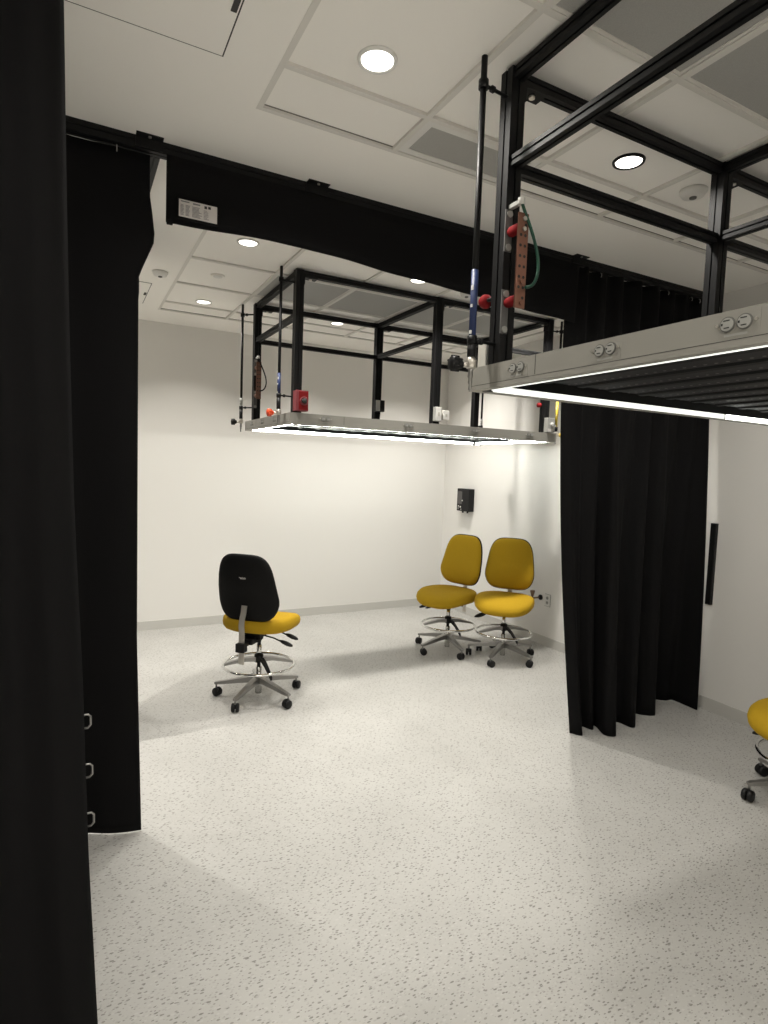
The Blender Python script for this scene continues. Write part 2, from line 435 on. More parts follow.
def make_frame(x0, y0, label, outs_x, outs_y, led, near_mid_beam=True):
    """x0,y0: left/near corner of the panel ring; the frame is built in local coordinates with origin there"""
    L, D = 2.53, 1.21
    root = thing('equipment_frame', label, 'overhead frame', (x0, y0, PZ0), 0)
    zt = ZC-.003-PZ0; pb = PZ1-PZ0
    ya, yb = .04, D-.055-.062+.062-.0          # near post face, far post outer face
    yb = D-.055
    px = [.04, 1.225, 2.41]; s = .060
    for x in px:
        for (a, b) in ((ya, ya+s), (yb-s, yb)):
            profile('z', pb, zt, x+s/2, (a+b)/2, s, s).build('post', root)
    h = .040
    # long beams along the wall direction
    for i in range(2):
        xa, xb = px[i]+s, px[i+1]
        profile('x', xa, xb, ya+s/2, zt-h/2, .040, h).build('beam', root)
        profile('x', xa, xb, yb-s/2, zt-h/2, .040, h).build('beam', root)
        profile('x', xa, xb, yb-s/2, zt-.318, .040, .036).build('beam', root)
    if near_mid_beam:
        profile('x', px[1]+s, px[2], ya+s/2, zt-.318, .040, .036).build('beam', root)
    for x in px:
        profile('y', ya+s, yb-s, x+s/2, zt-h/2, .040, h).build('beam', root)
        profile('y', ya+s, yb-s, x+s/2, zt-.312, .040, .036).build('beam', root)
    # ceiling plates with a bolt at every post
    for x in px:
        for yy, d in ((ya+s, 1), (yb-s, -1)):
            m = MB(); q = .10
            x1 = x+s if x < 2 else x-q
            m.box(x1, x1+q, min(yy, yy-d*.06), max(yy, yy-d*.06) if d < 0 else yy, zt-.012-h, zt-h, M['alu'])
            m.box(x1 if x < 2 else x1+q-.006, x1+.006 if x < 2 else x1+q, min(yy, yy-d*.06), max(yy, yy-d*.06), zt-.06-h, zt-h, M['alu'])
            m.cyl((x1+q*.55, yy-d*.03, zt-h-.012), (x1+q*.55, yy-d*.03, zt-h-.020), .011, M['steel'], 14)
            m.build('ceiling_plate', root)
    # panel ring: C channels
    t = .003; fl = .030
    def chan(name_side):
        m = MB()
        if name_side == 'l': segs = [(0, t, 0, D, 0, pb), (t, fl, fl, D-fl, 0, t), (t, fl, fl, D-fl, pb-t, pb)]
        if name_side == 'r': segs = [(L-t, L, 0, D, 0, pb), (L-fl, L-t, fl, D-fl, 0, t), (L-fl, L-t, fl, D-fl, pb-t, pb)]
        if name_side == 'n': segs = [(t, L-t, 0, t, 0, pb), (t, L-t, t, fl, 0, t), (t, L-t, t, .11, pb-t, pb)]
        if name_side == 'f': segs = [(t, L-t, D-t, D, 0, pb), (t, L-t, D-fl, D-t, 0, t), (t, L-t, D-.125, D-t, pb-t, pb)]
        for q in segs: m.box(*q, M['panel'])
        if name_side == 'l':   # seam lines of the pressed sheet
            m.box(-.0004, 0, D-.35, D-.347, .02, pb, M['seam']); m.box(-.0004, 0, 0, D, .016, .0175, M['seam'])
        if name_side == 'n':
            for xx in (.42, 1.02, 1.62, 2.2): m.box(xx, xx+.003, -.0004, 0, .018, pb, M['seam'])
        return m
    panels = {}
    for k in 'lrnf': panels[k] = chan(k).build('side_panel', root)
    for oy in outs_y: outlet_mesh((0, oy, .049), 'x').build('outlet', panels['l'])
    for ox in outs_x: outlet_mesh((ox, 0, .049), 'y').build('outlet', panels['n'])
    # light strips on the inner side of the ring
    def strip(pts, hot, ax):
        m = MB()
        # little wedge profile whose glowing face looks inward and down
        lm = M[led[1]] if hot else M[led[0]]
        m.prism(pts, ax[1], ax[2], ax[0], lm)
        # only the face towards the middle of the frame is at full power, the underside is a dim diffuser edge
        di = m.mi(M['leddim']); hi = m.mi(M['alus'])
        for f_ in m.bm.faces:
            f_.normal_update(); n_ = f_.normal; c_ = f_.calc_center_median()
            inw = n_.x*(L/2-c_.x) if ax[0] == 'y' else n_.y*(D/2-c_.y)
            lowest = max(v.co.z for v in f_.verts) < .002
            if lowest: f_.material_index = di
            elif abs(n_.z) > .9: f_.material_index = hi
        return m
    i0, w, zb, zz = .046, .007, .001, .022
    strip([(i0, zb), (i0+w, zb), (i0+w, zz), (i0, zz)], False, ('y', .075, D-.075)).build('light_strip', root)
    strip([(L-i0, zb), (L-i0-w, zb), (L-i0-w, zz), (L-i0, zz)], True, ('y', .075, D-.075)).build('light_strip', root)
    for (a, b, hot) in ((.075, L*.58-.01, False), (L*.58+.01, L-.075, True)):
        strip([(i0, zb), (i0+w, zb), (i0+w, zz), (i0, zz)], hot, ('x', a, b)).build('light_strip', root)
        strip([(D-i0, zb), (D-i0-w, zb), (D-i0-w, zz), (D-i0, zz)], hot, ('x', a, b)).build('light_strip', root)
    # dark strip holders behind the lights
    for q in ((.031, .046, .05, D-.05), (L-.046, L-.031, .05, D-.05)):
        MB().box(*q, .006, pb-.004, M['alus']).build('strip_holder', root)
    for q in ((.05, L-.05, .031, .046), (.05, L-.05, D-.046, D-.031)):
        MB().box(*q, .006, pb-.004, M['alus']).build('strip_holder', root)
    # perforated tray under the shelf
    m = MB(); m.box(.067, L-.067, .067, D-.067, .058, .064, M['shelf'])
    n = 14
    for i in range(n):
        xx = .10 + (L-.24)*i/(n-1)
        m.prism([(xx, .058), (xx+.045, .058), (xx+.038, .050), (xx+.007, .050)], .08, D-.08, 'y', M['alus'])
    m.build('perforated_tray', root)
    MB().box(.05, L-.05, D*.5-.02, D*.5+.02, .064, pb-.006, M['alu']).build('tray_beam', root)
    # cable conduits running down next to posts
    cx, cy = px[1]+s+.018, yb-.02
    MB().tube([(cx, cy, zt-.005), (cx, cy, zt-.5), (cx-.004, cy, pb+.18), (cx-.012, cy, pb+.06), (cx-.012, cy, pb)], .011, M['black'], 10).build('cable_conduit', root)
    for x in px:
        for yy in (ya+s/2, yb-s/2):
            MB().box(x-.012, x+s+.012, yy-.04, yy+.04, pb, pb+.004, M['steel']).build('foot_plate', root)
    return root

NX, NY = 1.29, .58
near_frame = make_frame(NX, NY, 'near black overhead frame with beige outlet panel, cut off by the right photo edge',
                        [.30, .95, 1.6, 2.2], [.225, .585, .948], ('ledn', 'ledhotn'))
FX, FY = 1.36, 4.02
far_frame = make_frame(FX, FY, 'far black overhead frame hanging whole above the mustard chairs',
                       [.275, .975, 1.62, 2.22], [.36, .68, .99], ('led', 'ledhot'))

# ------------------------------------------------------------------ gas pipes with valves
def hanging_pipe(x, y, label, post, knob='black', band='blue', band_z=(2.21, 2.44), kdir=(-1, 0), zlow=2.118, ztop=3.136):
    o = thing('hanging_pipe', label, 'pipe', (x, y, zlow), 0, 'pipes with valves on the frame corners')
    z = lambda h: h-zlow
    MB().cyl((0, 0, z(zlow)+.03), (0, 0, z(ztop)), .0105, M['alu'], 14).build('pipe', o)
    bm_ = {'blue': M['blue'], 'yellow': M['ywl'], 'grey': M['grey']}[band]
    b = MB().cyl((0, 0, z(band_z[0])), (0, 0, z(band_z[1])), .0125, bm_, 16)
    for k, hh in ((.06, .012), (.45, .010), (.70, .016)):
        h = z(band_z[0]) + (band_z[1]-band_z[0])*k
        b.box(-.0132, -.006, -.0085, .0, h, h+hh, M['white'])
    b.build('label_band', o)
    dx, dy = post[0]-x, post[1]-y; dl = math.hypot(dx, dy); ux, uy = dx/dl, dy/dl; gp = .0012+.007*abs(uy)/max(abs(ux), .3); dx -= ux*gp; dy -= uy*gp
    for hz in (ztop-.09, band_z[0]-.005):
        c = MB(); c.cyl((0, 0, z(hz)-.014), (0, 0, z(hz)+.014), .017, M['alu'], 14)
        c.cyl((ux*.015, uy*.015, z(hz)), (dx, dy, z(hz)), .006, M['alu'], 10)
        c.cyl((ux*.035, uy*.035, z(hz)), (ux*.047, uy*.047, z(hz)), .011, M['alu'], 10)
        c.build('pipe_clamp', o)
    kx, ky = kdir
    v = MB()
    v.cyl((0, 0, z(band_z[0])-.02), (0, 0, z(zlow)+.03), .015, M['black'], 14)
    v.lathe([(.010, -.012), (.019, -.006), (.020, .016), (.014, .026), (.010, .030)], M['steel'], 18)
    v.cyl((0, 0, 0), (kx*.042, ky*.042, 0), .009, M['steel'], 12)
    v.build('valve', o)
    MB().lathe([(.0035, -.085), (.006, -.082), (.0045, -.066), (.008, -.058), (.0065, -.046), (.010, -.038), (.008, -.02), (.011, -.008)], M['satin'], 14).build('nozzle', o)
    km = {'black': M['black'], 'orange': M['orange'], 'yellow': M['ywl']}[knob]
    k = MB().lathe([(.010, .034), (.016, .042), (.023, .062), (.026, .078), (.019, .084), (.002, .086)], km, 18, axis='x')
    for q in range(6):
        a = 2*PI*q/6; k.box(.05, .082, -.003, .003, .018, .027, km, mtx=Matrix.Rotation(a, 4, 'X'))
    k.xf(Matrix.Rotation(math.atan2(ky, kx), 4, 'Z')); k.build('knob', o)
    return o
hanging_pipe(1.222, 1.690, 'pipe with blue band, black knob and nozzle on the near frame corner', (NX+.04, 1.700), 'black', 'blue')
hanging_pipe(1.295, 4.075, 'pipe with orange knob on the far frame left front corner', (FX+.04, 4.09), 'orange', 'blue', (2.25, 2.40))
hanging_pipe(1.320, 5.225, 'pipe with black knob on the far frame left back corner', (FX+.04, 5.145), 'black', 'grey', (2.25, 2.33), kdir=(-.9, .2))
hanging_pipe(3.922, 4.06, 'pipe with yellow band and yellow knob on the far frame right front corner', (FX+2.472, 4.09), 'yellow', 'yellow', (2.18, 2.42), kdir=(1, -.25))
hanging_pipe(3.935, 5.20, 'pipe on the far frame right back corner behind the near frame end', (FX+2.472, 5.145), 'black', 'grey', (2.25, 2.33), kdir=(1, .1))

# ------------------------------------------------------------------ grounding bars
def ground_bar(px, py, label, main, cable):
    """px,py: centre of the post's near face"""
    o = thing('grounding_bar', label, 'grounding bar', (px, py, 2.315), 0, 'grounding bars on the frame posts')
    s = .075; w, h, t = .043, .315, .007
    bx = -.008
    for (z0, z1) in ((-.075, .075), (.205, .345)):
        br = MB().box(bx-.026, bx+.004, -.005, -.0005, z0, z1, M['bracket'])
        for zz in (z0+.014, z1-.014): br.cyl((bx-.010, -.005, zz), (bx-.010, -.010, zz), .0115, M['grey'], 16)
        br.build('bracket', o)
    for zz in (.030, .270):
        MB().lathe([(.015, -.005), (.018, -.014), (.018, -s+.022), (.015, -s+.012)], M['red'] if main else M['bronze'], 16, o=(bx-.004, 0, zz), axis='y').build('standoff', o)
    b = MB().box(bx-w/2, bx+w/2, -s-t+.012, -s+.012, 0, h, main and M['copper'] or M['bronze'], .001)
    for i in range(8):
        for u in (-.0095, .0095):
            if i in (0, 7) and u < 0: continue
            zz = .035 + .0345*i
            b.cyl((bx+u, -s-t+.012, zz), (bx+u, -s-t+.0112, zz), .0052, M['inkd'], 12)
    for zz in (.018, .088, .262, .296): b.cyl((bx+.002, -s-t+.012, zz), (bx+.002, -s-t+.006, zz), .008, M['steel'] if zz > .1 and main else (main and M['copper'] or M['bronze']), 6)
    b.build('bar', o)
    yb = -s-.002
    pts = [(bx-.004, yb+.02, h+.045), (bx+.002, yb+.01, h+.01), (bx+.028, yb, h-.05), (bx+.052, yb-.004, h-.11), (bx+.064, yb-.006, h-.165), (bx+.056, yb-.008, h-.21), (bx+.036, yb-.010, h-.240), (bx+.004, yb-.013, h-.250)]
    # smooth the cable
    q = [Vector(p) for p in pts]
    for _ in range(2):
        r = [q[0]]
        for a, c in zip(q[:-1], q[1:]): r += [a*.75+c*.25, a*.25+c*.75]
        q = r+[q[-1]]
    MB().tube(q, .0055, M['green'] if cable == 'green' else M['black'], 10).build('cable', o)
    MB().cyl((bx-.004, yb+.02, h+.03), (bx-.004, yb+.02, h+.052), .012, M['white'], 14).build('cable_gland', o)
    MB().box(bx-.012, bx+.004, yb+.012, -.0005, h+.034, h+.048, M['grey']).build('gland_clip', o)
    return o
ground_bar(NX+.071, NY+1.21-.055-.060, 'copper grounding bar with red standoffs and green cable on the near frame post', True, 'green')
ground_bar(FX+.071, FY+1.21-.055-.060, 'dull copper grounding bar with dark cable on the far frame left back post', False, 'black')

# red oval knob on the far side of the near corner post
o = thing('red_knob', 'red oval knob between the blue banded pipe and the near frame post', 'knob', (NX+.052, NY+1.21-.0535, 2.375))
MB().cyl((0, 0, 0), (-.004, .03, 0), .007, M['black'], 12).build('stem', o)
MB().lathe([(.008, .026), (.022, .032), (.026, .046), (.022, .060), (.008, .066)], M['red'], 20, axis='y').build('cap', o)

# small electrical boxes on the frames
def ebox(cx, y1, z0, z1, w, d, label, col, extra=None, cat='box', name='junction_box'):
    """box whose back touches the plane y=y1, centred in x on cx"""
    o = thing(name, label, cat, (cx, y1, z0), 0)
    MB().box(-w/2, w/2, -d, 0, 0, z1-z0, M[col], .004).build('housing', o)
    if extra: extra(o, w, d, z1-z0)
    return o
o = thing('junction_box', 'narrow pale grey box standing beside the near frame corner post', 'box', (NX+.056, 1.765, PZ1+.005))
MB().box(-.02, .02, -.022, .028, 0, .092, M['grey'], .003).build('housing', o)
MB().box(-.0212, -.02, -.019, .025, .004, .088, M['lip']).build('cover', o)
fn = FY+.04-.0006; fb = FY+1.21-.055-.060-.0006
def estop(o, w, d, h):
    MB().box(-w/2+.022, w/2-.004, -d-.004, -d, .008, h-.008, M['red'], .001).build('cover', o)
    MB().lathe([(.030, -d-.003), (.031, -d-.012), (.026, -d-.015), (.024, -d-.010)], M['redbox'], 24, o=(.010, 0, h*.48), axis='y').build('collar', o)
    MB().lathe([(.016, -d-.004), (.018, -d-.020), (.013, -d-.026), (.002, -d-.027)], M['inkd'], 24, o=(.010, 0, h*.48), axis='y').build('button', o)
ebox(FX+.082, fn-.0005, 2.140, 2.285, .095, .065, 'red emergency switch box with dark round button on the far frame', 'redbox', estop, 'switch', 'emergency_switch')
def sw(o, w, d, h):
    MB().box(-w/2+.003, -w*.02, -d-.003, -d, .004, h-.004, M['white'], .001).build('cover_plate', o)
ebox(FX+1.225+.036, fb, 2.30, 2.41, .10, .045, 'half white half black switch box on the far frame back middle post', 'black', sw, 'switch', 'switch_box')
def sw2(o, w, d, h):
    MB().box(-w/2+.004, w/2-.004, -d-.003, -d, .004, h-.004, M['white'], .001).build('cover_plate', o)
    MB().box(-.008, .008, -d-.006, -d-.003, h*.35, h*.62, M['lip'], .001).build('rocker', o)
ebox(FX+1.225+.026, fn, 2.150, 2.265, .058, .04, 'pale switch box at the foot of the far frame front middle post', 'grey', sw2, 'switch', 'switch_box')
ebox(FX+1.225+.108, fn+.004, 2.165, 2.245, .065, .03, 'second pale switch box just right of the far frame front middle post', 'lip', sw2, 'switch', 'switch_box')
def gauge(o, w, d, h):
    MB().lathe([(.017, -d), (.018, -d-.010), (.014, -d-.012), (.002, -d-.012)], M['white'], 20, o=(.004, 0, h*.55), axis='y').build('gauge', o)
    MB().box(-w/2+.004, w/2-.02, -d-.002, -d, .004, h*.24, M['paper']).build('label_plate', o)
ebox(FX+2.41+.045, fn, 2.1335, 2.262, .085, .05, 'grey box with a white round gauge beside the yellow banded pipe', 'grey', gauge, 'box', 'gauge_box')
o = thing('red_knob', 'small red knob on the far frame right front post', 'knob', (FX+2.4095, FY+.07, 2.375))
MB().cyl((0, 0, 0), (-.02, 0, 0), .007, M['black'], 10).build('stem', o)
MB().lathe([(.008, -.016), (.020, -.022), (.022, -.048), (.010, -.054)], M['red'], 18, axis='x').build('cap', o)
ebox(FX+2.41+.02, fb, 2.1335, 2.185, .07, .04, 'small grey box at the foot of the far frame right back post', 'grey', None, 'box')

# ------------------------------------------------------------------ curtain rails and valance
RY = 2.865
o = thing('curtain_rail', 'long black ceiling rail carrying the valance across the room', 'rail', (0, RY, ZC))
profile('x', XL, XR-.001, 0, -.025, .05, .05).build('rail', o)
for x in (.30, 1.075, 2.86):
    br = MB().box(x-.055, x+.055, -.062, .03, -.004, 0, M['alu']).box(x-.055, x+.055, -.031, -.025, -.045, -.002, M['alu']) \
        .build('bracket', o)
    MB().cyl((x, -.046, -.003), (x, -.046, -.009), .007, M['steel'], 12).build('bolt', br)
o = thing('curtain_rail', 'black ceiling rail running away behind the left curtain corner', 'rail', (.325, RY+.03, ZC))
profile('y', 0, 1.75, 0, -.025, .05, .05).build('rail', o)

def cat(pts, n):
    """Catmull-Rom resample of 2-D points"""
    P = [Vector(p) for p in pts]; P = [P[0]*2-P[1]] + P + [P[-1]*2-P[-2]]; out = []
    segs = len(P)-3
    for i in range(n):
        t = i/(n-1)*segs; k = min(int(t), segs-1); u = t-k
        a, b, c, d = P[k:k+4]
        out.append(.5*((2*b)+(c-a)*u+(2*a-5*b+4*c-d)*u*u+(3*b-a-3*c+d)*u**3))
    return out
def sheet(fn, nu, nv, th, m):
    """closed thin cloth: fn(u,v)->Vector; thickness th along the local normal"""
    b = MB(); P = [[fn(i/(nu-1), j/(nv-1)) for i in range(nu)] for j in range(nv)]
    def nrm(i, j):
        a = P[j][min(i+1, nu-1)]-P[j][max(i-1, 0)]; c = P[min(j+1, nv-1)][i]-P[max(j-1, 0)][i]
        n = a.cross(c); return n.normalized() if n.length > 1e-9 else Vector((0, 1, 0))
    A = [[b.bm.verts.new(P[j][i]+nrm(i, j)*th/2) for i in range(nu)] for j in range(nv)]
    B = [[b.bm.verts.new(P[j][i]-nrm(i, j)*th/2) for i in range(nu)] for j in range(nv)]
    fs = []
    for j in range(nv-1):
        for i in range(nu-1):
            fs.append(b.bm.faces.new((A[j][i], A[j][i+1], A[j+1][i+1], A[j+1][i])))
            fs.append(b.bm.faces.new((B[j][i], B[j+1][i], B[j+1][i+1], B[j][i+1])))
    for j in range(nv-1):
        for i in (0, nu-1): fs.append(b.bm.faces.new((A[j][i], A[j+1][i], B[j+1][i], B[j][i])))
    for i in range(nu-1):
        for j in (0, nv-1): fs.append(b.bm.faces.new((A[j][i], A[j][i+1], B[j][i+1], B[j][i])))
    b._tag(fs, m, True)
    return b

# valance
def vz(x):     # hem height along x
    return 2.806 + .012*math.sin((x-.37)*2.2) - .066*max(0, (x-1.0)/1.9)
o = thing('valance', 'black cloth valance hanging from the rail with a white label', 'valance', (0, RY, 0))
def vf(u, v):
    x = .37 + u*(2.86-.37); z0 = vz(x); z = ZC-.05 + v*(z0-(ZC-.05))
    return Vector((x, -.030 + .010*math.sin(x*5.1)*v + .006*math.sin(x*13+1)*v, z))
sheet(vf, 120, 8, .006, M['cloth']).build('cloth', o)
MB().box(.372, .397, -.042, -.026, 2.795, 2.815, M['cloth'], .002).build('hem_corner', o)
lb = MB(); lx0, lx1, lz0, lz1, ly = .420, .586, 2.834, 2.908, -.052
lb.box(lx0, lx1, ly, ly+.0012, lz0, lz1, M['paper'])
lw, lh = lx1-lx0, lz1-lz0
def mark(u0, u1, w0, w1, m): lb.box(lx0+u0*lw, lx0+u1*lw, ly-.0006, ly, lz0+w0*lh, lz0+w1*lh, m)
mark(.05, .27, .86, .93, M['ink']); mark(.36, .55, .83, .92, M['ink'])
for (a, b_) in ((.04, .15), (.17, .29), (.34, .60)):
    for k in range(9):
        w0 = .10 + .072*k
        mark(a, a+(b_-a)*(.65+.35*random.random()), w0, w0+.034, M['ink'])
for k in range(7): mark(.64, .64+.16*(.5+.5*random.random()), .12+.08*k, .15+.08*k, M['ink'])
mark(.66, .73, .74, .90, M['inkd']); mark(.76, .83, .76, .91, M['inkd'])
lb.box(lx0-.006, lx1+.006, ly+.0010, -.030, lz0-.006, lz1+.006, M['cloth'])
lb.build('label', o)

def hooks(o, xs, y, z):
    for x in xs:
        MB().tube([(x, y, z+.020), (x, y-.010, z+.014), (x, y-.012, z-.004), (x, y-.007, z-.010)], .0024, M['grey'], 8).build('hook', o)

# left curtain under the long rail
o = thing('curtain', 'flat black curtain hanging at the left corner under the rail', 'curtain', (0, RY, 0))
def lf(u, v):
    x = -1.05 + u*(.262+1.05); z = ZC-.052 + v*(.007-(ZC-.052))
    fl = max(0, (v-.70)/.30)
    if u > .80:
        k = (u-.80)/.20; k = k*k*(3-2*k)
        top = .045 if z > 2.92 else .045+.030*(2.92-z)/.17 if z > 2.75 else max(0, .075*(z-2.56)/.19)
        if z > 2.56: x += top*k
        y_b = .05*math.exp(-((z-2.75)/.09)**2)*k
        x += .022*fl*max(0, (u-.9)/.1)
    else: y_b = 0
    y = .02 + .022*math.sin(u*24+.6)*(.4+.6*v)*(1-.6*max(0, (u-.7)/.3)) + v*(.088-.108*max(0, (u-.72)/.28)) + y_b
    return Vector((x, y, z))
sheet(lf, 110, 70, .005, M['cloth']).build('cloth', o)
hooks(o, [.172], -.008, ZC-.075)

# gathered curtain on the rail that runs away from the corner
o = thing('curtain', 'gathered black curtain behind the left corner with a bunched top', 'curtain', (.325, 4.10, 0))
def df(u, v):
    z = ZC-.052 + v*(.016-(ZC-.052)); y = -.28 + u*.56
    b = math.exp(-((v-.10)/.055)**2)
    x = .035*math.sin(u*PI*7)*(.5+.5*v) + .02*b + .022*v*u - .010 - .03*math.exp(-((v-.30)/.1)**2)
    return Vector((x, y, z))
sheet(df, 70, 46, .005, M['cloth']).build('cloth', o)

# right curtain, bunched with deep folds
bot = [(2.985, 2.80), (3.03, 2.735), (3.085, 2.80), (3.14, 2.85), (3.165, 2.775), (3.205, 2.80), (3.25, 2.90), (3.235, 2.80), (3.185, 2.68), (3.235, 2.635), (3.30, 2.70), (3.37, 2.84),
       (3.44, 2.78), (3.46, 2.68), (3.53, 2.72), (3.60, 2.87), (3.67, 2.87), (3.72, 2.80), (3.80, 2.76), (3.88, 2.86), (3.97, 2.99), (4.06, 2.98), (4.13, 2.92), (4.20, 2.90), (4.20, 2.78), (4.195, 2.69)]
NB = 190
bp = cat([(a, b, 0) for a, b in bot], NB)
def rf(u, v):
    i = int(round(u*(NB-1))); b = bp[i]
    tx = 2.79 + u*(4.262-2.79); ty = RY + (.004 if tx < 2.90 else -.002) + (.030 if tx > 2.92 else .004)*math.sin(u*PI*17) + .010*math.sin(u*41)
    if u > .93: ty -= (u-.93)/.07*.10*v
    s = v**1.25; lean = -.050*math.sin(PI*v)*max(0, 1-u/.25)
    z = ZC-.052 + v*(.004-(ZC-.052))
    # the cloth leans out quickly below the heading
    return Vector((tx + (b.x-tx)*s + lean, ty + (b.y-ty)*s, z))
o = thing('curtain', 'full length black curtain with deep folds at the right beside the wall', 'curtain', (0, 0, 0))
sheet(rf, NB, 40, .005, M['cloth']).build('cloth', o)
hooks(o, [3.05, 3.72, 3.98, 4.07], RY-.030, ZC-.085)

# foreground curtain at the left edge of the photo
ex = [(3.09, -.020), (2.716, -.014), (2.308, -.010), (2.096, -.007), (1.655, .002), (1.425, .011), (1.235, .019), (1.04, .024), (.79, .031), (.364, .050), (0.02, .066)]
def edge(z):
    for (za, xa), (zb2, xb) in zip(ex[:-1], ex[1:]):
        if z <= za and z >= zb2: return xa + (xb-xa)*(za-z)/(za-zb2)
    return ex[0][1] if z > ex[0][0] else ex[-1][1]
o = thing('curtain', 'large black curtain in the foreground filling the left photo edge', 'curtain', (0, 1.5, 0))
def ff(u, v):
    z = ZC-.056 + v*(.02-(ZC-.056)); e = edge(z)
    x = -1.25 + u*(e+1.25)
    y = .045*math.sin(u*PI*9.5)*(1-.25*v) - .03*(1-u)
    if u > .95: y += (u-.95)/.05*.05
    return Vector((x, y, z))
sheet(ff, 130, 44, .006, M['cloth']).build('cloth', o)
for z, dx in ((1.114, 0), (.989, 0), (.864, .002)):
    e = edge(z); yy = .05
    MB().tube([(e-.014, yy, z+.016), (e+.011, yy, z+.016), (e+.016, yy, z+.010), (e+.016, yy, z-.010), (e+.010, yy, z-.017), (e-.014, yy, z-.017)], .0026, M['satin'], 8).build('ring', o)
o = thing('curtain_rail', 'black ceiling rail over the foreground curtain outside the photo', 'rail', (0, 1.5, ZC))
profile('x', -1.30, .05, 0, -.028, .05, .05).build('rail', o)

# ------------------------------------------------------------------ right wall fittings
o = thing('wall_controller', 'black wall controller box with grey display near the room corner', 'controller', (XR, 5.86, 1.27))
MB().box(-.080, 0, -.125, .125, 0, .275, M['black'], .008).build('housing', o)
MB().box(-.083, -.080, .018, .108, .085, .240, M['screen']).build('display', o)
b = MB()
for (y, z, r) in ((.010, .130, .008), (.045, .050, .011), (.085, .058, .008), (.090, .032, .006), (.030, .022, .006)):
    b.cyl((-.079, y, z), (-.085, y, z), r, M['white'], 12)
b.build('indicator_button', o)
for y in (.045, -.05): MB().cyl((-.04, y, -.022), (-.04, y, .004), .011, M['black'], 12).build('cable_gland', o)

o = thing('wall_outlet', 'white duplex wall outlet on the right wall behind the mustard chairs', 'outlet', (XR, 4.42, .47))
MB().box(-.007, 0, -.037, .037, -.06, .06, M['white'], .0025).box(-.003, 0, -.040, .040, -.063, .063, M['outl']).build('cover_plate', o)
for z in (-.024, .024):
    s_ = MB().cyl((-.006, 0, z), (-.009, 0, z), .017, M['grey'], 18)
    s_.box(-.0095, -.009, -.008, -.005, z-.006, z+.006, M['inkd']).box(-.0095, -.009, .005, .008, z-.006, z+.006, M['inkd'])
    s_.build('socket', o)

o = thing('wall_valve', 'small dull brass wall valve beside the right mustard chair seat', 'valve', (XR, 4.52, .482))
MB().lathe([(.028, 0), (.028, -.012), (.014, -.016), (.010, -.03)], M['black'], 18, axis='x').build('flange', o)
MB().tube([(-.02, 0, 0), (-.10, 0, 0), (-.115, 0, .004), (-.118, 0, .03)], .009, M['brass'], 12).build('spout', o)
MB().lathe([(.012, .02), (.016, .04), (.026, .075), (.022, .08), (.002, .081)], M['brass'], 16, o=(-.118, 0, 0)).build('cup', o)

o = thing('wall_bar', 'narrow black vertical bar on the right wall next to the curtain', 'bar', (XR, 2.715, .81))
MB().box(-.030, 0, -.022, .022, 0, .62, M['black'], .003).build('bar', o)
MB().box(-.033, -.030, -.016, .016, .01, .61, M['alus']).build('front_strip', o)

